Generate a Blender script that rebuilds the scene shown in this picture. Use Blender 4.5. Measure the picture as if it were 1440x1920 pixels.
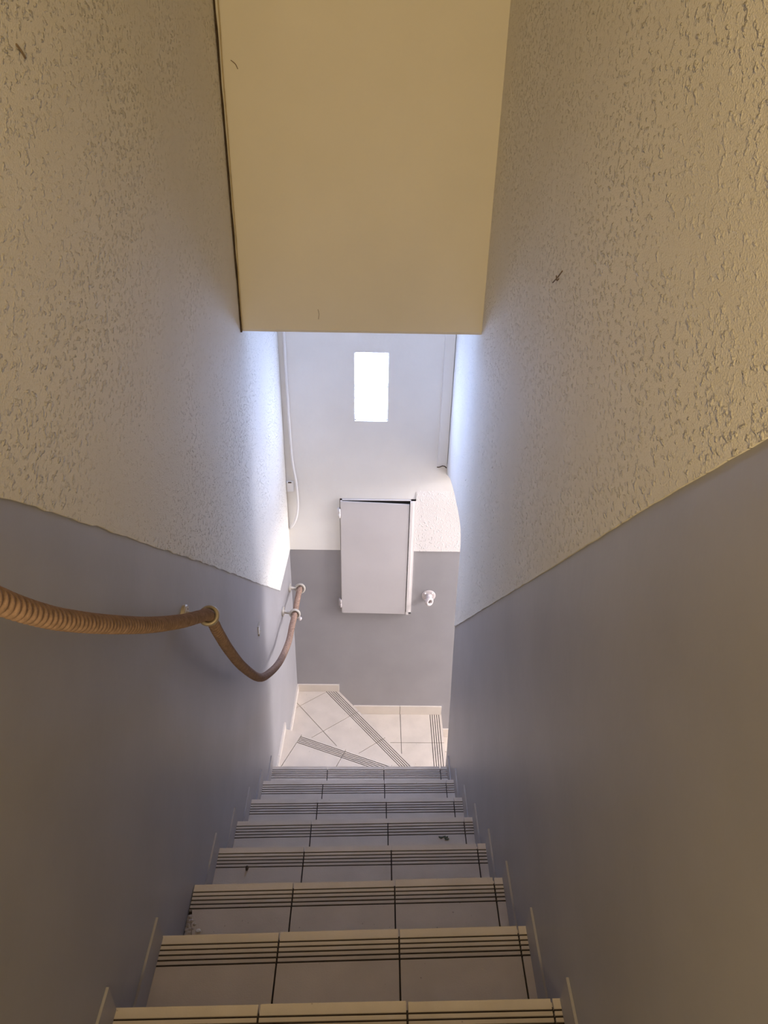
import bpy, bmesh, math, random
from mathutils import Vector, Matrix, noise
for o in list(bpy.data.objects): bpy.data.objects.remove(o)
S = bpy.context.scene
COL = S.collection
random.seed(7)

# ---------------------------------------------------------------- camera
CAMZ = 4.86
cd = bpy.data.cameras.new('camera'); cam = bpy.data.objects.new('camera', cd); COL.objects.link(cam)
fwd = Vector((0.01352135, 0.85518413, -0.51814792)).normalized()
right = Vector((0.0714214, -0.00036177, 0.00126657)).normalized()
up = right.cross(fwd).normalized(); right = fwd.cross(up).normalized()
cam.matrix_world = Matrix(((right.x, up.x, -fwd.x, 0), (right.y, up.y, -fwd.y, 0), (right.z, up.z, -fwd.z, CAMZ), (0, 0, 0, 1)))
cd.sensor_fit = 'VERTICAL'; cd.sensor_height = 36.0; cd.lens = 36.0 * 1400 / 1920
cd.clip_start = 0.02; cd.clip_end = 50
S.camera = cam

# ---------------------------------------------------------------- world, lights, exposure
w = bpy.data.worlds.new('world'); S.world = w; w.use_nodes = True
w.node_tree.nodes['Background'].inputs[0].default_value = (0.75, 0.85, 1.0, 1)
w.node_tree.nodes['Background'].inputs[1].default_value = 1.0
S.view_settings.view_transform = 'Standard'; S.view_settings.look = 'None'
S.view_settings.exposure = 0.0; S.view_settings.gamma = 1.0; S.view_settings.use_curve_mapping = False

def area(name, loc, target, sx, sy, power, color, spread=180):
    l = bpy.data.lights.new(name, 'AREA'); l.shape = 'RECTANGLE'; l.size = sx; l.size_y = sy
    l.energy = power; l.color = color; l.spread = math.radians(spread)
    o = bpy.data.objects.new(name, l); COL.objects.link(o); o.location = loc
    o.rotation_euler = (Vector(target) - Vector(loc)).to_track_quat('-Z', 'Y').to_euler()
    return o
# warm ceiling lamp over the top landing, behind the photographer
area('landing_lamp', (-0.15, -1.35, 5.0), (0.0, 3.0, 5.05), 0.8, 0.7, 42, (1.0, 0.75, 0.38))
# side daylight from round the corner; the window at its source is assumed, unseen
area('assumed_window_daylight', (3.22, 3.30, 3.62), (-0.5, 3.45, 2.0), 0.42, 0.75, 115, (1.0, 0.94, 0.96))
# added fill for the lower far wall; the glazed door there is made up
area('lower_fill', (3.22, 3.42, 1.15), (0.0, 3.7, 1.5), 0.7, 1.7, 40, (1.0, 0.94, 0.95))
# blue fill lamp added behind the hanging wall to brighten the far wall
area('shaft_fill', (-0.05, 3.55, 6.10), (-0.05, 3.55, 3.0), 0.8, 0.6, 34, (0.40, 0.55, 1.0))

# ---------------------------------------------------------------- materials
def mat(name, color, rough=0.6, mottling=0.06, mscale=6.0, bump=0.0, bscale=80.0, spec=0.5, emit=None, metallic=0.0):
    m = bpy.data.materials.new(name); m.use_nodes = True
    nt = m.node_tree; N = nt.nodes; Lk = nt.links; b = N['Principled BSDF']
    b.inputs['Roughness'].default_value = rough; b.inputs['Metallic'].default_value = metallic
    b.inputs['Specular IOR Level'].default_value = spec
    tc = N.new('ShaderNodeTexCoord')
    n = N.new('ShaderNodeTexNoise'); n.inputs['Scale'].default_value = mscale; n.inputs['Detail'].default_value = 5
    Lk.new(tc.outputs['Object'], n.inputs['Vector'])
    mr = N.new('ShaderNodeMapRange'); mr.inputs['From Min'].default_value = 0.3; mr.inputs['From Max'].default_value = 0.7
    mr.inputs['To Min'].default_value = 1 - mottling; mr.inputs['To Max'].default_value = 1 + mottling
    Lk.new(n.outputs['Fac'], mr.inputs['Value'])
    mx = N.new('ShaderNodeMix'); mx.data_type = 'RGBA'; mx.blend_type = 'MULTIPLY'; mx.inputs['Factor'].default_value = 1
    mx.inputs['A'].default_value = (*color, 1)
    Lk.new(mr.outputs['Result'], mx.inputs['B'])
    Lk.new(mx.outputs['Result'], b.inputs['Base Color'])
    if bump:
        n2 = N.new('ShaderNodeTexNoise'); n2.inputs['Scale'].default_value = bscale; n2.inputs['Detail'].default_value = 3
        Lk.new(tc.outputs['Object'], n2.inputs['Vector'])
        bp = N.new('ShaderNodeBump'); bp.inputs['Strength'].default_value = 1.0; bp.inputs['Distance'].default_value = bump
        Lk.new(n2.outputs['Fac'], bp.inputs['Height']); Lk.new(bp.outputs['Normal'], b.inputs['Normal'])
    if emit:
        b.inputs['Emission Color'].default_value = (*emit[0], 1); b.inputs['Emission Strength'].default_value = emit[1]
    return m

def rough_plaster(name, color, amp, stretch=(1, 0.6, 0.85), scale=125.0, cover=(0.52, 0.77)):
    """dashed plaster: blobs and strokes standing proud of a smooth coat"""
    m = bpy.data.materials.new(name); m.use_nodes = True
    nt = m.node_tree; N = nt.nodes; Lk = nt.links; b = N['Principled BSDF']
    b.inputs['Roughness'].default_value = 0.75; b.inputs['Specular IOR Level'].default_value = 0.3
    tc = N.new('ShaderNodeTexCoord'); mp = N.new('ShaderNodeMapping'); mp.inputs['Scale'].default_value = stretch
    Lk.new(tc.outputs['Object'], mp.inputs['Vector'])
    a = N.new('ShaderNodeTexNoise'); a.inputs['Scale'].default_value = scale; a.inputs['Detail'].default_value = 4; a.inputs['Roughness'].default_value = 0.45
    a.inputs['Distortion'].default_value = 0.15
    Lk.new(mp.outputs['Vector'], a.inputs['Vector'])
    ra = N.new('ShaderNodeMapRange'); ra.interpolation_type = 'SMOOTHSTEP'
    ra.inputs['From Min'].default_value = cover[0]; ra.inputs['From Max'].default_value = cover[1]
    Lk.new(a.outputs['Fac'], ra.inputs['Value'])
    f = N.new('ShaderNodeTexNoise'); f.inputs['Scale'].default_value = scale * 3.2; f.inputs['Detail'].default_value = 2
    Lk.new(mp.outputs['Vector'], f.inputs['Vector'])
    g = N.new('ShaderNodeTexNoise'); g.inputs['Scale'].default_value = 3.0; g.inputs['Detail'].default_value = 3
    Lk.new(tc.outputs['Object'], g.inputs['Vector'])
    rg = N.new('ShaderNodeMapRange'); rg.inputs['From Min'].default_value = 0.38; rg.inputs['From Max'].default_value = 0.62
    rg.inputs['To Min'].default_value = 0.30; rg.inputs['To Max'].default_value = 1.0
    Lk.new(g.outputs['Fac'], rg.inputs['Value'])
    mu = N.new('ShaderNodeMath'); mu.operation = 'MULTIPLY'; Lk.new(ra.outputs['Result'], mu.inputs[0]); Lk.new(rg.outputs['Result'], mu.inputs[1])
    ad = N.new('ShaderNodeMath'); ad.operation = 'MULTIPLY_ADD'; ad.inputs[1].default_value = 0.28
    Lk.new(f.outputs['Fac'], ad.inputs[0]); Lk.new(mu.outputs[0], ad.inputs[2])
    bp = N.new('ShaderNodeBump'); bp.inputs['Strength'].default_value = 1.0; bp.inputs['Distance'].default_value = amp
    Lk.new(ad.outputs[0], bp.inputs['Height']); Lk.new(bp.outputs['Normal'], b.inputs['Normal'])
    # faint blotchy tone
    mr = N.new('ShaderNodeMapRange'); mr.inputs['From Min'].default_value = 0.3; mr.inputs['From Max'].default_value = 0.7
    mr.inputs['To Min'].default_value = 0.95; mr.inputs['To Max'].default_value = 1.03
    Lk.new(g.outputs['Fac'], mr.inputs['Value'])
    mx = N.new('ShaderNodeMix'); mx.data_type = 'RGBA'; mx.blend_type = 'MULTIPLY'; mx.inputs['Factor'].default_value = 1
    mx.inputs['A'].default_value = (*color, 1); Lk.new(mr.outputs['Result'], mx.inputs['B'])
    Lk.new(mx.outputs['Result'], b.inputs['Base Color'])
    return m

def tile_mat(name, color, amp=0.07):
    """cream stoneware: soft cloudy tone, tiny dark specks"""
    m = mat(name, color, rough=0.5, mottling=amp, mscale=9.0, bump=0.0004, bscale=260, spec=0.4)
    nt = m.node_tree; N = nt.nodes; Lk = nt.links; b = N['Principled BSDF']
    src = b.inputs['Base Color'].links[0].from_socket
    tc = N.new('ShaderNodeTexCoord')
    v = N.new('ShaderNodeTexVoronoi'); v.inputs['Scale'].default_value = 34; Lk.new(tc.outputs['Object'], v.inputs['Vector'])
    lt = N.new('ShaderNodeMapRange'); lt.inputs['From Min'].default_value = 0.05; lt.inputs['From Max'].default_value = 0.09
    Lk.new(v.outputs['Distance'], lt.inputs['Value'])
    n3 = N.new('ShaderNodeTexNoise'); n3.inputs['Scale'].default_value = 11; Lk.new(tc.outputs['Object'], n3.inputs['Vector'])
    th = N.new('ShaderNodeMapRange'); th.inputs['From Min'].default_value = 0.55; th.inputs['From Max'].default_value = 0.62
    th.inputs['To Min'].default_value = 1; th.inputs['To Max'].default_value = 0.0
    Lk.new(n3.outputs['Fac'], th.inputs['Value'])
    mxx = N.new('ShaderNodeMath'); mxx.operation = 'MAXIMUM'; Lk.new(lt.outputs['Result'], mxx.inputs[0]); Lk.new(th.outputs['Result'], mxx.inputs[1])
    mx = N.new('ShaderNodeMix'); mx.data_type = 'RGBA'
    mx.inputs['A'].default_value = (color[0] * .45, color[1] * .42, color[2] * .4, 1)
    Lk.new(mxx.outputs[0], mx.inputs['Factor']); Lk.new(src, mx.inputs['B'])
    Lk.new(mx.outputs['Result'], b.inputs['Base Color'])
    return m

M_SIDE = rough_plaster('dashed plaster', (0.80, 0.765, 0.70), 0.0068)
M_PATCH = rough_plaster('dashed plaster white', (0.84, 0.81, 0.80), 0.006, scale=85)
M_SMOOTH = mat('smooth white plaster', (0.80, 0.785, 0.77), 0.7, 0.03, 4, 0.0008, 30, 0.3)
M_BULK = mat('smooth cream paint', (0.78, 0.73, 0.63), 0.65, 0.03, 2.5, 0.0008, 24, 0.3)
M_DADO = mat('grey satin wall paint', (0.325, 0.315, 0.33), 0.42, 0.07, 3.0, 0.0007, 22, 0.45)
M_TILE = tile_mat('cream stoneware tile', (0.60, 0.53, 0.46))
M_SKIRT = mat('cream skirting tile', (0.68, 0.62, 0.56), 0.4, 0.05, 8)
M_GROOVE = mat('dark groove', (0.045, 0.032, 0.026), 0.9, 0.2, 30)  # groove floors, much darker than the tile
M_CORE = mat('dark mortar', (0.05, 0.04, 0.033), 0.95, 0.15, 20)
M_CEIL = mat('white ceiling paint', (0.78, 0.74, 0.68), 0.8, 0.02)
M_DOOR = mat('white gloss metal paint', (0.60, 0.575, 0.59), 0.4, 0.04, 3)
M_FRAME = mat('white frame paint', (0.78, 0.75, 0.75), 0.5, 0.04, 6)
M_BLACK = mat('painted interior shade', (0.02, 0.02, 0.022), 0.9)  # black that stands for shade behind the cupboard door
M_BRASS = mat('dull bracket metal', (0.42, 0.36, 0.28), 0.45, 0.12, 30, spec=0.5, metallic=0.35)
M_PAINTED = mat('whitewashed metal', (0.56, 0.51, 0.51), 0.6, 0.12, 60, 0.002, 120)
M_GLASSB = mat('sunlit glass block', (0.9, 0.93, 0.97), 0.2, 0.01, emit=((0.42, 0.57, 1.0), 48.0))
M_WHITEPL = mat('white plastic', (0.82, 0.81, 0.82), 0.4, 0.02)
M_CRACK = mat('dark crack filler', (0.07, 0.045, 0.025), 0.9, 0.3, 40)
M_CORD = mat('yellowed flex', (0.50, 0.40, 0.24), 0.6, 0.15, 30)
M_GREEN = mat('dry dark leaf', (0.07, 0.085, 0.05), 0.8, 0.2, 90)
M_SKIRTG = mat('grey painted skirting', (0.36, 0.34, 0.34), 0.45, 0.08, 5)
M_SCUFF = mat('brown scuff', (0.20, 0.14, 0.09), 0.9, 0.3, 60)
M_RUBBLE = mat('broken mortar', (0.46, 0.41, 0.38), 0.95, 0.25, 90, 0.004, 90)

# ---------------------------------------------------------------- mesh helpers
def new(name, bm, m, parent=None, smooth=False):
    me = bpy.data.meshes.new(name)
    bmesh.ops.recalc_face_normals(bm, faces=bm.faces)
    bm.to_mesh(me); bm.free()
    for x in (m if isinstance(m, (list, tuple)) else [m]): me.materials.append(x)
    if smooth:
        for p in me.polygons: p.use_smooth = True
    o = bpy.data.objects.new(name, me); COL.objects.link(o)
    if parent: o.parent = parent; o.matrix_parent_inverse = Matrix.Translation(-parent.location)
    return o
def prism_z(bm, poly, z0, z1, mi=0):
    """plan polygon (x, y) extruded from z0 to z1"""
    lo = [bm.verts.new((x, y, z0)) for x, y in poly]; hi = [bm.verts.new((x, y, z1)) for x, y in poly]
    n = len(poly); fs = [bm.faces.new(lo[::-1]), bm.faces.new(hi)]
    for i in range(n): fs.append(bm.faces.new((lo[i], lo[(i + 1) % n], hi[(i + 1) % n], hi[i])))
    for f in fs: f.material_index = mi
def prism_x(bm, poly, x0, x1):
    """(y, z) polygon extruded along x; x0 and x1 may be functions of y"""
    fx0 = x0 if callable(x0) else (lambda y: x0); fx1 = x1 if callable(x1) else (lambda y: x1)
    a = [bm.verts.new((fx0(y), y, z)) for y, z in poly]; b = [bm.verts.new((fx1(y), y, z)) for y, z in poly]
    n = len(poly)
    fa = bm.faces.new(a[::-1]); fb = bm.faces.new(b)
    for i in range(n): bm.faces.new((a[i], a[(i + 1) % n], b[(i + 1) % n], b[i]))
    bmesh.ops.triangulate(bm, faces=[fa, fb])
def strips(bm, low, top, x0, x1):
    """wall panel with a free lower outline (y, z), filled up to z = top, between x0(y) and x1(y)"""
    fx0 = x0 if callable(x0) else (lambda y: x0); fx1 = x1 if callable(x1) else (lambda y: x1)
    c = [[bm.verts.new(v) for v in ((fx0(y), y, z), (fx1(y), y, z), (fx1(y), y, top), (fx0(y), y, top))] for y, z in low]
    for A, B in zip(c, c[1:]):
        for i in range(4): bm.faces.new((A[i], A[(i + 1) % 4], B[(i + 1) % 4], B[i]))
    bm.faces.new(c[0][::-1]); bm.faces.new(c[-1])
def box(bm, a, b):
    prism_z(bm, [(a[0], a[1]), (b[0], a[1]), (b[0], b[1]), (a[0], b[1])], a[2], b[2])
def catmull(pts, step):
    P = [Vector(p) for p in pts]; P = [P[0] * 2 - P[1]] + P + [P[-1] * 2 - P[-2]]; out = []
    for i in range(1, len(P) - 2):
        p0, p1, p2, p3 = P[i - 1:i + 3]; n = max(2, int((p2 - p1).length / step))
        for k in range(n):
            t = k / n
            out.append(0.5 * ((2 * p1) + (p2 - p0) * t + (2 * p0 - 5 * p1 + 4 * p2 - p3) * t * t + (3 * p1 - p0 - 3 * p2 + p3) * t ** 3))
    out.append(P[-2]); return out
def tube(bm, path, rad, seg=10, caps=True):
    """rad: number or function(arc length, angle)"""
    n0 = None; rings = []; s = 0
    for i, p in enumerate(path):
        t = (path[min(i + 1, len(path) - 1)] - path[max(i - 1, 0)]).normalized()
        if n0 is None: n0 = t.orthogonal().normalized()
        n0 = (n0 - t * n0.dot(t)).normalized(); b = t.cross(n0)
        if i: s += (p - path[i - 1]).length
        r_ = []
        for k in range(seg):
            a = 2 * math.pi * k / seg; r = rad(s, a) if callable(rad) else rad
            r_.append(bm.verts.new(p + (n0 * math.cos(a) + b * math.sin(a)) * r))
        rings.append(r_)
    for A, B in zip(rings, rings[1:]):
        for k in range(seg): bm.faces.new((A[k], A[(k + 1) % seg], B[(k + 1) % seg], B[k]))
    if caps: bm.faces.new(rings[0][::-1]); bm.faces.new(rings[-1])
def torus(bm, c, axis, R, r, n=28, m=10, flat=1.0):
    c = Vector(c); ax = Vector(axis).normalized(); u = ax.orthogonal().normalized(); v = ax.cross(u); rings = []
    for i in range(n):
        a = 2 * math.pi * i / n; d = u * math.cos(a) + v * math.sin(a)
        rings.append([bm.verts.new(c + d * (R + r * math.cos(b)) + ax * r * flat * math.sin(b)) for b in [2 * math.pi * j / m for j in range(m)]])
    for i in range(n):
        A, B = rings[i], rings[(i + 1) % n]
        for j in range(m): bm.faces.new((A[j], A[(j + 1) % m], B[(j + 1) % m], B[j]))
def lathe(bm, c, axis, prof, seg=20):
    """prof: list of (distance along axis, radius)"""
    c = Vector(c); ax = Vector(axis).normalized(); u = ax.orthogonal().normalized(); v = ax.cross(u)
    rings = [[bm.verts.new(c + ax * h + (u * math.cos(a) + v * math.sin(a)) * r) for a in [2 * math.pi * k / seg for k in range(seg)]] for h, r in prof]
    for A, B in zip(rings, rings[1:]):
        for k in range(seg): bm.faces.new((A[k], A[(k + 1) % seg], B[(k + 1) % seg], B[k]))
    bm.faces.new(rings[0][::-1]); bm.faces.new(rings[-1])
def clip(poly, p, n):
    """keep the side where (q - p).n >= 0"""
    out = []
    for i in range(len(poly)):
        a, b = poly[i], poly[(i + 1) % len(poly)]
        da = (a[0] - p[0]) * n[0] + (a[1] - p[1]) * n[1]; db = (b[0] - p[0]) * n[0] + (b[1] - p[1]) * n[1]
        if da >= 0: out.append(a)
        if (da >= 0) != (db >= 0):
            t = da / (da - db); out.append((a[0] + (b[0] - a[0]) * t, a[1] + (b[1] - a[1]) * t))
    return out
def parea(p): return abs(sum(p[i][0] * p[(i + 1) % len(p)][1] - p[(i + 1) % len(p)][0] * p[i][1] for i in range(len(p)))) / 2 if len(p) > 2 else 0
def tag(o, label=None, cat=None, group=None, kind=None):
    if label: o['label'] = label
    if cat: o['category'] = cat
    if group: o['group'] = group
    if kind: o['kind'] = kind
    return o
def struct(name, bm, m, label, cat, **k):
    return tag(new(name, bm, m, **k), label, cat, None, 'structure')
def thing(name, loc, label, cat, group=None):
    o = bpy.data.objects.new(name, None); COL.objects.link(o); o.location = loc; o.empty_display_size = 0.05
    return tag(o, label, cat, group)
# an Empty's children are built in world coordinates, so keep the matrices up to date by hand
XL, XR, YF, TOP = -0.561, 0.439, 3.97, 6.2
def xl(y): return XL if y <= 3.1 else XL + (y - 3.1) / (YF - 3.1) * 0.024

# ---------------------------------------------------------------- levels of the stair (measured nosings: y at the left and right wall)
RISE = 0.2338
Z = [round(3.054 - RISE * k, 3) for k in range(8)]
NOS = [(0.848, 0.872), (1.137, 1.170), (1.431, 1.463), (1.723, 1.748), (2.008, 2.036), (2.296, 2.317), (2.590, 2.608), (2.880, 2.889)]
JX = [(-.241, .088, .414), (-.242, .083, .410), (-.243, .082, .404), (-.242, .080, .401), (-.245, .075, .396), (-.246, .075, .392), (-.246, .073, .392), (-.244, .075, .395)]
# two steps above the frame, up to the landing the photographer stands on
Z = [3.756, 3.522, 3.288] + Z
NOS = [(-0.02, -0.005), (0.27, 0.285), (0.559, 0.578)] + NOS
JX = [(-.241, .085, .412)] * 3 + JX
ZW = [1.180, 0.930, 0.705, 0.470, 0.235]

# ---------------------------------------------------------------- setting: walls, floor, ceiling
def jag(pts, amp, step=0.03):
    out = []
    for (y0, z0), (y1, z1) in zip(pts, pts[1:]):
        n = max(1, int(math.hypot(y1 - y0, z1 - z0) / step))
        for i in range(n):
            t = i / n; y = y0 + (y1 - y0) * t; z = z0 + (z1 - z0) * t
            out.append((y, z + (amp * noise.noise(Vector((y * 21, z * 17, 3.3))) if i or out else 0)))
    out.append(pts[-1]); return out

# left wall: grey paint below, dashed plaster coat standing proud above the paint line
bm = bmesh.new(); prism_z(bm, [(-.76, -1.6), (XL, -1.6), (XL, 3.1), (xl(YF), YF), (-.76, YF)], 0, TOP)
wl = struct('wall_left', bm, M_DADO, 'left stairwell wall, grey painted below and rough cream plaster above', 'wall')
DL = jag([(-1.6, 6.05), (-1.4, 6.05), (0.974, 4.29), (1.325, 4.002), (2.147, 3.327), (3.52, 2.178)], 0.007)
DL = [p for p in DL if p[0] < 3.1]
zc = 2.178 + (3.52 - 3.1) * 0.837
bm = bmesh.new()
strips(bm, DL + [(3.1, zc)], TOP - .001, XL - .001, XL + .004)
strips(bm, [(3.1, zc)] + jag([(3.1, zc), (3.52, 2.178)], .004)[1:-1] + [(3.52, 2.178), (YF, 2.168)], TOP - .001, lambda y: xl(y) - .001, lambda y: xl(y) + .004)
new('plaster_coat', bm, M_SIDE, wl)['label'] = 'rough cream plaster above the slanting paint line'

# right wall: ends in an edge at the turn of the stair, its upper part runs on over an arched opening
OUT = [(3.20, 2.866), (3.30, 2.868), (3.45, 2.858), (3.60, 2.842), (3.75, 2.812), (3.88, 2.765), (3.97, 2.725)]
ARC = [(2.965, 0), (2.975, 1.45), (3.02, 1.85), (3.065, 2.10), (3.09, 2.37), (3.096, 2.60), (3.10, 2.72), (3.108, 2.79), (3.13, 2.838), (3.16, 2.857)] + OUT
bm = bmesh.new(); strips(bm, [(-1.6, 0)] + ARC, TOP, XR, XR + .15)
wr = struct('wall_right', bm, M_DADO, 'right stairwell wall, grey below a slanting line, rough cream plaster above, ending at the turn', 'wall')
DR = [p for p in jag([(-1.6, 6.05), (-0.867, 6.05), (0.753, 4.507), (1.007, 4.271), (1.514, 3.781), (3.085, 2.281)], 0.003)]
bm = bmesh.new(); strips(bm, DR + [(y - .0005, z + .001) for y, z in ARC if z > 2.3], TOP - .001, XR - .004, XR + .0005)
new('plaster_coat', bm, M_SIDE, wr)['label'] = 'rough cream plaster above the slanting paint line'

# far wall with the hole for the glass blocks
WX0, WX1, WZ0, WZ1 = -.117, .071, 3.070, 3.480
bm = bmesh.new()
for a, b in (((-.76, 0), (3.5, WZ0)), ((-.76, WZ1), (3.5, TOP)), ((-.76, WZ0), (WX0, WZ1)), ((WX1, WZ0), (3.5, WZ1))):
    box(bm, (a[0], YF, a[1]), (b[0], YF + .16, b[1]))
wf = struct('wall_far', bm, M_DADO, 'far wall at the turn of the stair, grey below, white above, with the cupboard and the glass blocks', 'wall')
bm = bmesh.new()
xa = xl(YF) + .0045
for a, b in (((xa, 2.168), (-.212, 2.551)), ((xa, 2.551), (3.3, WZ0)), ((xa, WZ1), (3.3, TOP - .001)), ((xa, WZ0), (WX0, WZ1)), ((WX1, WZ0), (3.3, WZ1))):
    box(bm, (a[0], YF - .004, a[1]), (b[0], YF, b[1]))
new('plaster_coat', bm, M_SMOOTH, wf)['label'] = 'smooth white plaster'
bm = bmesh.new(); prism_x(bm, [(YF, 2.166), (YF - .008, 2.168), (YF - .009, 2.56), (YF - .004, 2.612), (YF, 2.612)], .2585, 3.3)
new('plaster_patch', bm, M_PATCH, wf)['label'] = 'rough white plaster patch right of the cupboard'

# hanging wall above the flight
bm = bmesh.new(); prism_x(bm, [(3.013, 3.905), (3.013, TOP), (3.14, TOP), (3.14, 3.89), (3.03, 3.89), (3.017, 3.894)], XL + .004, XR - .004)
wb = struct('wall_upper', bm, M_BULK, 'smooth cream hanging wall across the stair, ending above head height', 'wall')
bm = bmesh.new(); path = []
for i in range(90):
    z = 3.892 + i * (TOP - 3.9) / 90
    path.append(Vector((XL + .0075 + .003 * noise.noise(Vector((z * 6, 1, 2))), 3.010, z)))
tube(bm, path, lambda s, a: .0030 + .0022 * (0.5 + noise.noise(Vector((s * 14, 0, 0)))), 6)
new('crack', bm, M_CRACK, wb)['label'] = 'dark ragged crack down the left edge'

# walls of the lower flight, back wall, end wall with the assumed window and added door
bm = bmesh.new(); box(bm, (XR + .15, 2.80, 0), (3.5, 2.96, TOP))
struct('wall_front', bm, M_SMOOTH, 'wall on the near side of the lower flight, hidden round the corner', 'wall')
bm = bmesh.new()
for a, b in (((2.96, 2.05), (YF, 3.2)), ((2.96, 0), (3.0, 2.05)), ((3.84, 0), (YF, 2.05)), ((2.96, 4.05), (YF, TOP)), ((2.96, 3.2), (3.06, 4.05)), ((3.56, 3.2), (YF, 4.05))):
    box(bm, (3.3, a[0], a[1]), (3.5, b[0], b[1]))
struct('wall_end', bm, M_SMOOTH, 'end wall of the lower flight with openings for an assumed window and an added door', 'wall')
bm = bmesh.new()
for a, b in (((3.06, 3.2), (3.10, 4.05)), ((3.52, 3.2), (3.56, 4.05)), ((3.10, 3.2), (3.52, 3.24)), ((3.10, 4.01), (3.52, 4.05))):
    box(bm, (3.38, a[0], a[1]), (3.42, b[0], b[1]))
w2 = struct('assumed_window', bm, M_FRAME, 'unseen white framed window, assumed as source of the daylight from round the corner', 'window')  # out of view, assumed as the source of the side light
bm = bmesh.new(); box(bm, (3.395, 3.10, 3.24), (3.401, 3.52, 4.01))
new('pane', bm, mat('glowing pane', (0.9, 0.93, 0.96), 0.3, 0.01, emit=((0.95, 0.96, 1.0), 2.0)), w2)  # emissive pane of the assumed window, shared by the added door
bm = bmesh.new()
for a, b in (((3.0, 0), (3.07, 2.05)), ((3.77, 0), (3.84, 2.05)), ((3.07, 0), (3.77, .12)), ((3.07, 1.97), (3.77, 2.05)), ((3.07, .98), (3.77, 1.05))):
    box(bm, (3.37, a[0], a[1]), (3.42, b[0], b[1]))
d1 = struct('added_door', bm, M_FRAME, 'unseen white framed glazed door, added as a source for the lower fill light', 'door')  # made-up door, gives the lower fill lamp a source
for z0_, z1_ in ((.12, .98), (1.05, 1.97)):
    bm = bmesh.new(); box(bm, (3.392, 3.07, z0_), (3.40, 3.77, z1_)); new('pane', bm, bpy.data.materials['glowing pane'], d1)
bm = bmesh.new(); lathe(bm, (3.37, 3.10, 1.01), (-1, 0, 0), [(0, .02), (.006, .02), (.007, .008), (.045, .008), (.046, .024), (.06, .024), (.064, .015)], 16); new('door_handle', bm, M_BRASS, d1, True)
bm = bmesh.new(); box(bm, (-.76, -1.8, 0), (XR + .15, -1.6, TOP))
struct('wall_back', bm, M_SMOOTH, 'cream wall behind the top landing', 'wall')
bm = bmesh.new(); box(bm, (-.76, -1.8, TOP), (3.5, YF + .16, TOP + .12))
struct('ceiling', bm, M_CEIL, 'painted ceiling over the stairwell', 'ceiling')
bm = bmesh.new(); box(bm, (-.76, -1.8, -.15), (3.5, YF + .16, 0))
struct('floor', bm, M_TILE, 'tiled floor at the foot of the lower flight', 'floor')

# glass block window: two blocks, one above the other
bm = bmesh.new()
for a, b in (((WX0, WZ0), (WX0 + .006, WZ1)), ((WX1 - .006, WZ0), (WX1, WZ1)), ((WX0, WZ0), (WX1, WZ0 + .006)), ((WX0, WZ1 - .006), (WX1, WZ1)), ((WX0, 3.272), (WX1, 3.278))):
    box(bm, (a[0], YF + .012, a[1]), (b[0], YF + .09, b[1]))
w1 = struct('window_1', bm, M_SMOOTH, 'small window of two stacked glass blocks glowing white with daylight in the far wall', 'window')
def glass_block(z0, z1):
    bm = bmesh.new(); cx, cz = (WX0 + WX1) / 2, (z0 + z1) / 2; hx, hz = (WX1 - WX0) / 2 - .002, (z1 - z0) / 2; r = .030
    rings = []
    for y, ins in ((YF + .085, .0), (YF + .008, .0), (YF + .001, .004), (YF - .001, .012)):
        ring = []
        for qx, qz, a0 in ((1, 1, 0), (-1, 1, 90), (-1, -1, 180), (1, -1, 270)):
            for k in range(5):
                a = math.radians(a0 + k * 22.5); rr = max(r - ins, .008)
                ring.append(bm.verts.new((cx + qx * (hx - ins - rr) + rr * math.cos(a), y, cz + qz * (hz - ins - rr) + rr * math.sin(a))))
        rings.append(ring)
    for A, B in zip(rings, rings[1:]):
        for k in range(20): bm.faces.new((A[k], A[(k + 1) % 20], B[(k + 1) % 20], B[k]))
    bm.faces.new(rings[0][::-1]); bm.faces.new(rings[-1]); return bm
new('glass_block', glass_block(WZ0 + .003, 3.2745), M_GLASSB, w1)
new('glass_block', glass_block(3.2755, WZ1 - .003), M_GLASSB, w1)

# ---------------------------------------------------------------- the stair
st = thing('staircase', (0, 0, 0), 'steep cream tiled stair with dark anti-slip grooves, turning right at the foot', 'staircase')
T = .010
def tile(poly, z, org=None, n=None, offs=(), w=.0052):
    """tile from a plan polygon; grooves are strips at distance offs behind the nosing line (org, n points back)"""
    bm = bmesh.new()
    if not offs:
        prism_z(bm, poly, z - T, z)
    else:
        cuts = [-1]
        for g in offs: cuts += [g - w / 2, g + w / 2]
        cuts.append(9)
        for i, (a, b) in enumerate(zip(cuts, cuts[1:])):
            p = clip(poly, (org[0] + n[0] * a, org[1] + n[1] * a), n)
            p = clip(p, (org[0] + n[0] * b, org[1] + n[1] * b), (-n[0], -n[1])) if p else p
            if parea(p) > 1e-7:
                prism_z(bm, p, z - T, z - (.0035 if i % 2 else 0), i % 2)
    return new('tread_tile', bm, [M_TILE, M_GROOVE], st)
GAP = .0048
G5 = (.0245, .038, .0515, .065, .0785)
core = bmesh.new()
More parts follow.
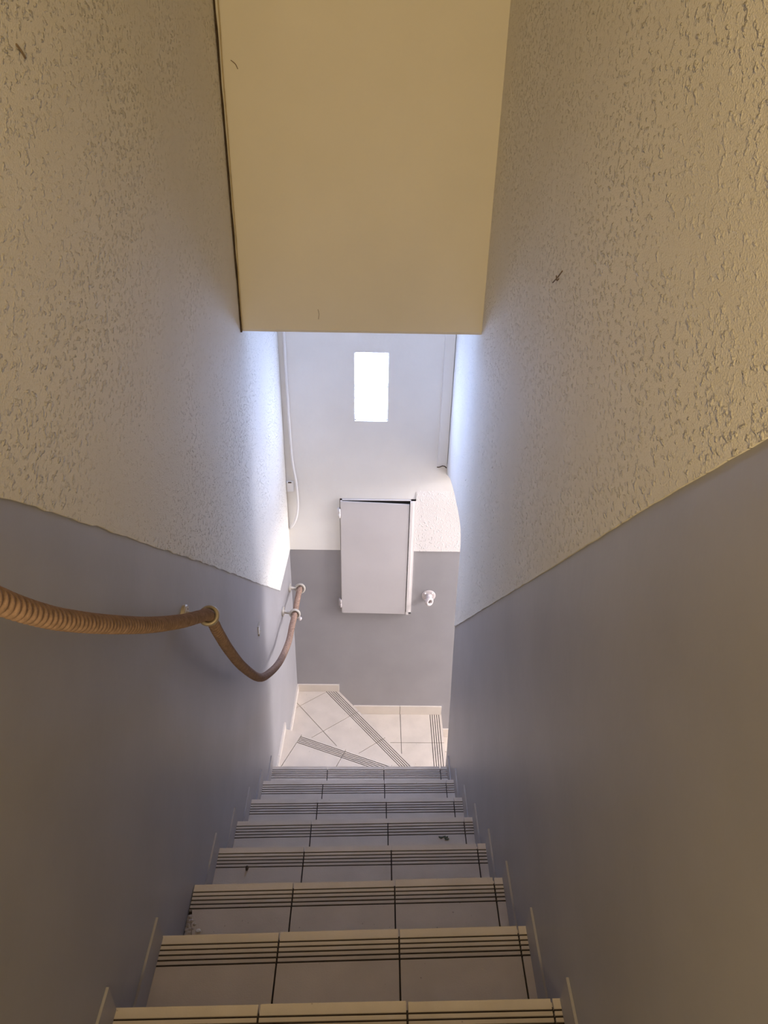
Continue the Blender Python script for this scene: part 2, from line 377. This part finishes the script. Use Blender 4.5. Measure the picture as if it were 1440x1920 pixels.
for k, (z, (yl, yr), js) in enumerate(zip(Z, NOS, JX)):
    yb = (NOS[k - 1][0] - .012, NOS[k - 1][1] - .012) if k else (-.35, -.35)
    # core of the step
    prism_z(core, [(XL + .001, yb[0] - .02), (XR - .001, yb[1] - .02), (XR - .001, yr - .014), (XL + .001, yl - .014)], 0, z - T)
    d = Vector((XR - XL, yr - yl)).normalized(); n = (d.y, -d.x); org = (XL, yl)
    ny = lambda x: yl + (yr - yl) * (x - XL) / (XR - XL)
    by = lambda x: yb[0] + (yb[1] - yb[0]) * (x - XL) / (XR - XL)
    xs = [XL + .002] + list(js) + [XR - .002]
    for i in range(4):
        a = xs[i] + (GAP / 2 if i else 0); b = xs[i + 1] - (GAP / 2 if i < 3 else 0)
        jit = random.uniform(-.0015, .0015)
        poly = [(a, by(a) + .002), (b, by(b) + .002), (b, ny(b) + jit), (a, ny(a) + jit)]
        if k == 3 + 2 and i == 0:   # the corner by the left wall has broken away
            bm2 = bmesh.new()
            # concave outline: front grooved strip and the rest as two prisms
            pf = [(a, ny(a) - .083), (b, ny(b) - .083), (b, ny(b)), (a, ny(a))]
            pr = [(-.527, by(a) + .002), (b, by(b) + .002), (b, ny(b) - .083), (-.550, ny(a) - .083), (-.543, ny(a) - .12), (-.534, ny(a) - .16), (-.537, ny(a) - .21)]
            cuts = [-1]
            for g in G5: cuts += [g - .0026, g + .0026]
            cuts.append(9)
            for q, (c0, c1) in enumerate(zip(cuts, cuts[1:])):
                p = clip(pf, (org[0] + n[0] * c0, org[1] + n[1] * c0), n); p = clip(p, (org[0] + n[0] * c1, org[1] + n[1] * c1), (-n[0], -n[1]))
                if parea(p) > 1e-7: prism_z(bm2, p, z - T, z - (.0035 if q % 2 else 0), q % 2)
            prism_z(bm2, pr, z - T, z)
            new('tread_tile', bm2, [M_TILE, M_GROOVE], st)['label'] = 'tread tile with its wall-side corner broken away'
        else:
            tile(poly, z, org, n, G5)
        # riser tile under the nosing
        if k >= 2 and i < 3:
            rz = (Z[k + 1] if k + 1 < len(Z) else ZW[0]) + .001
            rb = bmesh.new(); a2, b2 = a, (b if i < 2 else XR - .002)
            prism_z(rb, [(a2, ny(a2) - .0138), (b2, ny(b2) - .0138), (b2, ny(b2) - .004), (a2, ny(a2) - .004)], rz, z - T - .001)
            new('riser_tile', rb, M_TILE, st)

# winders
A0, A1 = (-.555, 3.379), (.439, 2.972)
B0, B1 = (-.240, YF - .001), (.439, 3.096)
C0, C1 = (.520, YF - .001), (.523, 2.961)
def tread(poly, z, p, q, ref, ujoints, vjoints, offs, nogroove=(), back=None):
    """poly split by joints square to and along the nosing p-q; ref is u=0, v counts back from the nosing"""
    d = Vector((q[0] - p[0], q[1] - p[1])).normalized(); nn = Vector((d.y, -d.x))
    us = [-9] + list(ujoints) + [9]; vs = [-1] + list(vjoints) + [9]
    for j in range(len(vs) - 1):
        for i in range(len(us) - 1):
            pl = poly
            g = GAP / 2 * .8
            for (c, nv) in (((ref + d * (us[i] + g)), d), ((ref + d * (us[i + 1] - g)), -d), ((Vector(p) + nn * (vs[j] + g)), nn), ((Vector(p) + nn * (vs[j + 1] - g)), -nn)):
                pl = clip(pl, c, nv)
                if not pl: break
            if pl and parea(pl) > 2e-4:
                tile(pl, z, Vector(p), nn, offs if (j == 0 and i not in nogroove) else ())
W8 = [(-.559, NOS[-1][0] - .012), (XR, NOS[-1][1] - .012), A1, A0]
tread(W8, ZW[0], A0, A1, Vector((-.44, 3.331)), (0, .308, .616, .924), (.308,), (.021, .033, .045, .057, .069), (0,))
nb = .012
W9 = [(A0[0] + .003, A0[1] - .03), (A1[0], A1[1] - .03), B1, B0, (-.538, YF - .001)]
tread(W9, ZW[1], B0, B1, Vector((-.224, 3.95)), (-.070, .222, .523), (.304,), (.021, .0345, .048, .0615, .075))
W10 = [(B0[0] - .03, YF - .001), (B1[0] - .03, B1[1] - .02), (XR, 2.985), (.523, 2.961), C0]
W10 = [(-.262, YF - .001), (.418, 3.086), (.439, 3.075), (.522, 3.062), C0]
tread(W10, ZW[2], C0, C1, Vector((.52, 3.695)), (0, .31), (.306, .612), (.020, .0362, .0524, .0686, .0848))
tread([(.508, YF - .001), (.508, 2.962), (.815, 2.962), (.815, YF - .001)], ZW[3], (.815, YF), (.815, 2.96), Vector((.815, 3.82)), (0, .31, .62), (), (.021, .035, .049, .063, .077))
tread([(.803, YF - .001), (.803, 2.962), (1.105, 2.962), (1.105, YF - .001)], ZW[4], (1.105, YF), (1.105, 2.96), Vector((1.105, 3.82)), (0, .31, .62), (), (.021, .035, .049, .063, .077))
prism_z(core, [(XL, NOS[-1][0] - .03), (XR, NOS[-1][1] - .03), (A1[0], A1[1] - .012), (A0[0], A0[1] - .012)], 0, ZW[0] - T)
prism_z(core, [(A0[0], A0[1] - .04), (A1[0], A1[1] - .04), (B1[0] - .01, B1[1] - .012), (B0[0] - .012, YF), (-.538, YF)], 0, ZW[1] - T)
prism_z(core, [(-.27, YF), (.41, 3.08), (.438, 3.06), (.51, 3.06), (.508, YF)], 0, ZW[2] - T)
prism_z(core, [(.50, YF), (.50, 3.06), (.59, 2.962), (.803, 2.962), (.803, YF)], 0, ZW[3] - T)
prism_z(core, [(.80, YF), (.80, 2.962), (1.093, 2.962), (1.093, YF)], 0, ZW[4] - T)
new('step_core', core, M_CORE, st)
def riser(p, q, z0, z1):
    d = Vector((q[0] - p[0], q[1] - p[1])).normalized(); n = Vector((d.y, -d.x)); b = bmesh.new()
    P_, Q_ = Vector(p), Vector(q)
    pts = [P_ + n * .012, Q_ + n * .012, Q_ + n * .004, P_ + n * .004]
    prism_z(b, [tuple(v) for v in pts], z0, z1); new('riser_tile', b, M_TILE, st)
riser(A0, A1, ZW[1] + .001, ZW[0] - T - .001)
riser((-.24, YF - .004), (.432, 3.104), ZW[2] + .001, ZW[1] - T - .001)
riser((.52, YF - .002), (.523, 3.07), ZW[3] + .001, ZW[2] - T - .001)
riser((.815, YF - .002), (.815, 2.965), ZW[4] + .001, ZW[3] - T - .001)
riser((1.105, YF - .002), (1.105, 2.965), .001, ZW[4] - T - .001)
bm = bmesh.new(); box(bm, (XL, -1.6, 3.6), (XR, -.352, 3.756))
struct('trim_1', bm, M_TILE, 'tiled top landing behind the photographer', 'floor')

# ---------------------------------------------------------------- skirting tiles
def skirting(name, label, pieces, m=None):
    """pieces: list of plan quads with z0, z1; a thin mortar bed carries them"""
    root = tag(bpy.data.objects.new(name, None), label, 'skirting', None, 'structure'); COL.objects.link(root)
    for poly, z0, z1 in pieces:
        b = bmesh.new(); prism_z(b, poly, z0, z1); new('skirting_tile', b, M_SKIRTG if m is None and z0 > 1.3 else M_SKIRT, root)
    return root
H = .095
pl, pr = [], []
for k in range(1, len(Z)):
    y0, y1 = NOS[k - 1][0] - .003, NOS[k][0] - .004
    pl.append(([(XL, y0), (XL + .006, y0), (XL + .006, y1), (XL, y1)], Z[k] + .001, Z[k] + H))
    y0, y1 = NOS[k - 1][1] - .003, NOS[k][1] - .004
    pr.append(([(XR, y0), (XR - .006, y0), (XR - .006, y1), (XR, y1)], Z[k] + .001, Z[k] + H))
pl.pop(5 - 1)      # this one has fallen off (rubble there instead)
def lq(y0, y1): return [(xl(y0), y0), (xl(y0) + .010, y0), (xl(y1) + .010, y1), (xl(y1), y1)]
pl.append((lq(2.885, 3.1), ZW[0] + .001, ZW[0] + .066)); pl.append((lq(3.102, 3.37), ZW[0] + .001, ZW[0] + .066))
pl.append((lq(3.385, YF - .001), ZW[1] + .001, ZW[1] + .066))
skirting('baseboard_left', 'stepped cream skirting tiles along the foot of the left wall', pl)
pr.append(([(XR, 2.885), (XR - .006, 2.885), (XR - .006, 2.965), (XR, 2.965)], ZW[0] + .001, ZW[0] + H))
skirting('baseboard_right', 'stepped skirting tiles along the foot of the right wall', pr)
def fq(x0, x1): return [(x0, YF), (x0, YF - .010), (x1, YF - .010), (x1, YF)]
skirting('baseboard_far', 'cream skirting tiles along the foot of the far wall', [
    (fq(-.527, -.236), ZW[1] + .001, ZW[1] + .066), (fq(-.13, .209), ZW[2] + .001, ZW[2] + .082), (fq(.212, .517), ZW[2] + .001, ZW[2] + .082),
    (fq(.522, .812), ZW[3] + .001, ZW[3] + .082)])

# ---------------------------------------------------------------- casing strip in the far corner
c = thing('casing_strip', (.40, YF - .004, 2.78), 'narrow white casing strip running up the right corner of the far wall', 'casing')
bm = bmesh.new(); prism_z(bm, [(.376, YF - .004), (.378, YF - .020), (.432, YF - .024), (.4345, YF - .004)], 2.790, TOP - .02)
new('casing', bm, M_SMOOTH, c)
bm = bmesh.new()
tube(bm, [Vector((.374, YF - .018, 2.783)), Vector((.385, YF - .024, 2.786)), Vector((.405, YF - .027, 2.797)), Vector((.418, YF - .028, 2.795)), Vector((.430, YF - .024, 2.782))], .0032, 6)
new('crack', bm, M_CRACK, c)['label'] = 'dark broken lower end'
bm = bmesh.new(); path = [Vector((.4335 + .001 * noise.noise(Vector((i * .3, 0, 0))), YF - .010, 2.80 + i * .03)) for i in range(60)]
tube(bm, path, lambda s, a: .0013 + .0008 * noise.noise(Vector((s * 9, 0, 0))), 5); new('gap', bm, M_CRACK, c)['label'] = 'thin dark gap beside the right wall'

# ---------------------------------------------------------------- cupboard in the far wall
cb = thing('wall_cupboard', (.02, YF, 1.665), 'white cupboard with a plain door in the far wall below the glass blocks', 'cupboard')
fx0, fx1, fz0, fz1 = -.208, .2575, 1.664, 2.548
bm = bmesh.new()
for a, b in (((fx0, fz0), (fx0 + .012, fz1)), ((fx1 - .030, fz0), (fx1, fz1)), ((fx0, fz0), (fx1, fz0 + .010)), ((fx0, fz1 - .004), (fx1, fz1))):
    box(bm, (a[0], YF - .014, a[1]), (b[0], YF, b[1]))
box(bm, (fx1 - .034, YF - .030, fz0 + .003), (fx1 - .018, YF - .014, fz1 - .006))
new('frame', bm, M_FRAME, cb)
bm = bmesh.new(); box(bm, (fx0 + .012, YF - .004, fz0 + .010), (fx1 - .030, YF - .001, fz1 - .004)); new('shade_panel', bm, M_BLACK, cb)  # black sheet in place of the shaded space in the door gap
bm = bmesh.new()
dz = .012
pts = [(-.206, 1.674), (.219, 1.668), (.219, 2.525), (-.206, 2.541)]
lo = [bm.verts.new((x, YF - .014 - (x + .206) * .008, z)) for x, z in pts]; hi = [bm.verts.new((x, YF - .024 - (x + .206) * .008, z)) for x, z in pts]
bm.faces.new(lo); bm.faces.new(hi[::-1])
for i in range(4): bm.faces.new((lo[i], lo[(i + 1) % 4], hi[(i + 1) % 4], hi[i]))
bmesh.ops.bevel(bm, geom=[e for e in bm.edges], offset=.0015, segments=2, affect='EDGES')
new('door', bm, M_DOOR, cb)
for z in (2.455, 1.752):
    bm = bmesh.new()
    lathe(bm, (-.213, YF - .024, z - .032), (0, 0, 1), [(0, .002), (.001, .0065), (.030, .0068), (.0305, .005), (.0335, .005), (.034, .0068), (.063, .0065), (.064, .002)], 12)
    box(bm, (-.213, YF - .020, z - .030), (-.196, YF - .0165, z + .030))
    box(bm, (-.226, YF - .0135, z - .030), (-.213, YF - .0015, z + .030))
    new('hinge', bm, M_FRAME if z > 2 else M_PAINTED, cb, True)

# ---------------------------------------------------------------- rope handrail and its rings
RP = [(-.47, -.10, 5.50), (-.475, .10, 5.17), (-.475, .30, 4.865), (-.475, .50, 4.575), (-.475, .66, 4.377), (-.475, .757, 4.261), (-.475, .820, 4.192), (-.475, .900, 4.113), (-.475, 1.040, 3.988), (-.475, 1.237, 3.822),
      (-.475, 1.448, 3.658), (-.475, 1.600, 3.548), (-.475, 1.698, 3.472), (-.475, 1.782, 3.334), (-.475, 1.888, 3.170), (-.475, 2.055, 2.943), (-.475, 2.324, 2.632), (-.475, 2.574, 2.420),
      (-.475, 2.900, 2.194), (-.473, 3.221, 2.039), (-.471, 3.400, 2.012), (-.470, 3.54, 1.985), (-.470, 3.66, 1.975), (-.470, 3.79, 1.955), (-.470, 3.865, 1.935)]
path = catmull(RP, .0012)
def rope_r(s, a):
    ph = 3 * a - s * 2 * math.pi / .0170
    return .0178 - .0050 * (1 - abs(math.cos(ph / 2))) ** 1.1 + .0003 * noise.noise(Vector((s * 160, a * 2.2, 1)))
bm = bmesh.new(); tube(bm, path, rope_r, 26)
mr_ = mat('brown hemp rope', (0.29, 0.195, 0.15), 0.95, 0.2, 90, 0.0006, 600, 0.1)
rope = tag(new('rope_handrail', bm, mr_, None, True), 'thick brown twisted rope handrail sagging along the left wall between ring brackets', 'rope')

def bracket(name, label, ring_c, ring_ax, wall_p, R=.0248, r=.0064, m=M_BRASS, group=None):
    root = thing(name, wall_p, label, 'bracket')
    wp, rc = Vector(wall_p), Vector(ring_c)
    root['group'] = 'ring brackets along the rope'
    bm = bmesh.new(); lathe(bm, wp, (1, 0, 0), [(0, .030), (.009, .030), (.012, .027), (.013, .012)], 24); pl_ = new('wall_plate', bm, m, root, False)
    bm = bmesh.new(); d = (rc - wp); L_ = d.length
    lathe(bm, wp, d, [(.008, .016), (.018, .0105), (.03, .0095), (L_ - R - .008, .0085), (L_ - R, .012)], 16); new('arm', bm, m, root, True)
    bm = bmesh.new(); torus(bm, rc, ring_ax, R, r, 36, 12, 1.3); new('ring', bm, m, root, True)
    for a in (0.7, 3.8):
        bm = bmesh.new(); lathe(bm, wp + Vector((.0115, math.cos(a) * .017, math.sin(a) * .017)), (1, 0, 0), [(0, .0035), (.0015, .003), (.002, .001)], 10); new('screw', bm, M_CRACK, pl_, True)
    return root
bracket('rope_bracket', 'dull metal ring bracket holding the rope halfway down the left wall, nearest the camera', (-.475, 1.700, 3.470), (0, .62, -.78), (XL, 1.735, 3.445))
M_R2 = mat('pale dull metal', (0.48, 0.44, 0.39), 0.5, 0.1, 30, metallic=0.2)
b2 = bracket('rope_bracket', 'pale ring bracket just below the end ring, with a small clamp screw under it', (-.470, 3.545, 1.984), (0, .75, -.12), (xl(3.56), 3.56, 1.99), R=.0262, r=.0082, m=M_R2)
bm = bmesh.new(); lathe(bm, (-.458, 3.560, 1.957), (.55, .1, -1), [(0, .006), (.018, .006), (.019, .013), (.030, .014), (.036, .011), (.037, .003)], 14); new('clamp_screw', bm, M_PAINTED, b2, True)
bracket('rope_bracket', 'pale ring bracket at the lower end of the rope, beside the far corner', (-.470, 3.862, 1.936), (0, .8, -.30), (xl(3.855), 3.855, 1.945), R=.0272, r=.0088, m=M_R2)

# ---------------------------------------------------------------- painted ring fitting on the far wall
k = thing('ring_bracket', (.365, YF, 1.806), 'small whitewashed ring bracket on the grey far wall, right of the cupboard', 'bracket')
bm = bmesh.new(); lathe(bm, (.372, YF, 1.806), (0, -1, 0), [(0, .046), (.004, .045), (.007, .036), (.008, .02)], 22); pl_ = new('wall_plate', bm, M_PAINTED, k)
bm = bmesh.new(); lathe(bm, (.372, YF - .006, 1.806), (.0, -1, 0.05), [(0, .024), (.012, .019), (.035, .017), (.045, .019)], 18); new('arm', bm, M_PAINTED, k, True)
bm = bmesh.new(); torus(bm, (.372, YF - .068, 1.809), (.55, -.8, .2), .021, .0095, 30, 12, 1.3); new('ring', bm, M_PAINTED, k, True)
for a in (0.9, 2.4, 4.1):
    bm = bmesh.new(); lathe(bm, (.372 + math.cos(a) * .034, YF - .006, 1.806 + math.sin(a) * .034), (0, -1, 0), [(0, .006), (.004, .0055), (.006, .003)], 10); new('screw', bm, M_FRAME, pl_, True)

# ---------------------------------------------------------------- white cable in the far left corner
cbl = thing('wall_cable', (-.50, YF, 2.33), 'white cable hanging in a loop in the far left corner, clipped to the wall', 'cable')
bm = bmesh.new()
tube(bm, catmull([(-.503, YF - .012, 4.6), (-.500, YF - .012, 3.6), (-.497, YF - .012, 3.1), (-.490, YF - .014, 2.82), (-.474, YF - .018, 2.68), (-.468, YF - .022, 2.56), (-.472, YF - .022, 2.47), (-.486, YF - .020, 2.405), (-.505, YF - .016, 2.36), (-.526, YF - .012, 2.335)], .02), .0078, 10)
new('cable', bm, M_WHITEPL, cbl, True)
bm = bmesh.new(); box(bm, (-.532, YF - .022, 2.60), (-.486, YF - .004, 2.672)); bmesh.ops.bevel(bm, geom=list(bm.edges), offset=.004, segments=2, affect='EDGES'); new('junction_box', bm, M_WHITEPL, cbl)
bm = bmesh.new(); box(bm, (-.520, YF - .0235, 2.664), (-.500, YF - .0215, 2.671)); new('slot', bm, M_CRACK, cbl)

# ---------------------------------------------------------------- little clip on the left wall
cl = thing('wall_clip', (XL, 2.842, 2.455), 'tiny white cable clip with dark ends on the grey left wall above the sagging rope', 'clip')
bm = bmesh.new(); box(bm, (XL, 2.828, 2.432), (XL + .006, 2.852, 2.482)); bmesh.ops.bevel(bm, geom=list(bm.edges), offset=.002, segments=1, affect='EDGES'); new('clip_body', bm, M_WHITEPL, cl)
for z in (2.4305, 2.4835):
    bm = bmesh.new(); box(bm, (XL, 2.822, z - .0015), (XL + .008, 2.862, z + .0015)); new('clip_end', bm, M_BRASS, cl)

# ---------------------------------------------------------------- thin flex along the crack, hairs and scuffs on the plaster
bm = bmesh.new(); path = [Vector((XL + .019 - .006 * (1 - min(1, i / 40)) + .0045 * noise.noise(Vector((i * .09, 5, 2))), 3.008, 3.90 + i * .022)) for i in range(104)]
tube(bm, path, .0024, 6)
tag(new('thin_flex', bm, M_CORD, None, True), 'thin yellowed flex pinned beside the crack on the hanging wall', 'cable')
def scuff(pts, label, parent, r=.0014):
    bm = bmesh.new(); tube(bm, catmull(pts, .004), r, 5); o = new('scratch', bm, M_SCUFF, parent, True); o['label'] = label
scuff([(-.513, 3.0125, 4.849), (-.503, 3.0115, 4.842), (-.497, 3.0115, 4.836), (-.491, 3.0125, 4.823)], 'short curved scratch', wb)
scuff([(-.237, 3.0125, 3.99), (-.233, 3.0115, 3.972), (-.236, 3.0125, 3.950)], 'faint scratch', wb, .0009)
scuff([(XR - .005, 1.866, 4.397), (XR - .0055, 1.82, 4.422), (XR - .005, 1.786, 4.444)], 'short dark scratch', wr, .0014)
scuff([(XR - .005, 1.84, 4.42), (XR - .0055, 1.825, 4.412), (XR - .005, 1.81, 4.420)], 'short dark scratch', wr, .0012)
scuff([(XL + .005, 1.350, 4.870), (XL + .0055, 1.362, 4.862), (XL + .005, 1.374, 4.852)], 'short dark scratch', wl, .0018)

# ---------------------------------------------------------------- debris on the steps
def lump(name, c, s, m, label, cat, seed):
    bm = bmesh.new(); bmesh.ops.create_icosphere(bm, subdivisions=2, radius=1)
    for v in bm.verts:
        f = 1 + .35 * noise.noise(v.co * 1.7 + Vector((seed, 0, 0))); v.co = Vector((v.co.x * s[0] * f, v.co.y * s[1] * f, max(v.co.z, -.8) * s[2] * f)) + Vector(c)
    return tag(new(name, bm, m), label, cat)
lump('dirt_crumb', (-.442, 1.640, Z[6] + .0045), (.0055, .009, .006), M_CRACK, 'small dark crumb on the plain part of a tread, near the left wall', 'crumb', 3)
lump('plaster_chip', (-.517, 1.283, Z[5] + .003), (.008, .005, .004), M_WHITEPL, 'tiny white chip beside the broken tile corner', 'chip', 8)
lf = bmesh.new()
for i in range(7):
    p = Vector((.305 + random.uniform(-.016, .016), 1.935 + random.uniform(-.008, .008), Z[7] + .0025)); a = random.uniform(0, 3.1)
    q = [p + Vector((math.cos(a + t) * rr, math.sin(a + t) * rr * .6, .001 * math.sin(t * 3))) for t, rr in ((0, .009), (1.3, .005), (2.6, .008), (4.2, .004), (5.2, .006))]
    lo = [lf.verts.new(v - Vector((0, 0, .0025))) for v in q]; hi = [lf.verts.new(v) for v in q]
    lf.faces.new(lo[::-1]); lf.faces.new(hi)
    for j in range(5): lf.faces.new((lo[j], lo[(j + 1) % 5], hi[(j + 1) % 5], hi[j]))
tag(new('dry_leaf', lf, M_GREEN), 'crumbled dark leaf scrap lying on the grooves of a tread, near the right wall', 'leaf')
rb = bmesh.new()
for i in range(42):
    c = Vector((-.552 + (i % 3) * .0085 + random.uniform(-.002, .002), 1.165 + (i // 3) * .0125 , Z[5] - .0050))
    r = bmesh.ops.create_icosphere(rb, subdivisions=1, radius=1)
    for v in r['verts']: v.co = Vector((v.co.x * .011, v.co.y * .010, v.co.z * random.uniform(.004, .008))) * (1 + .3 * noise.noise(v.co * 2 + c * 40)) + c
o = new('mortar_rubble', rb, M_RUBBLE, st); o['kind'] = 'stuff'; o['label'] = 'broken mortar where a tile corner is missing'
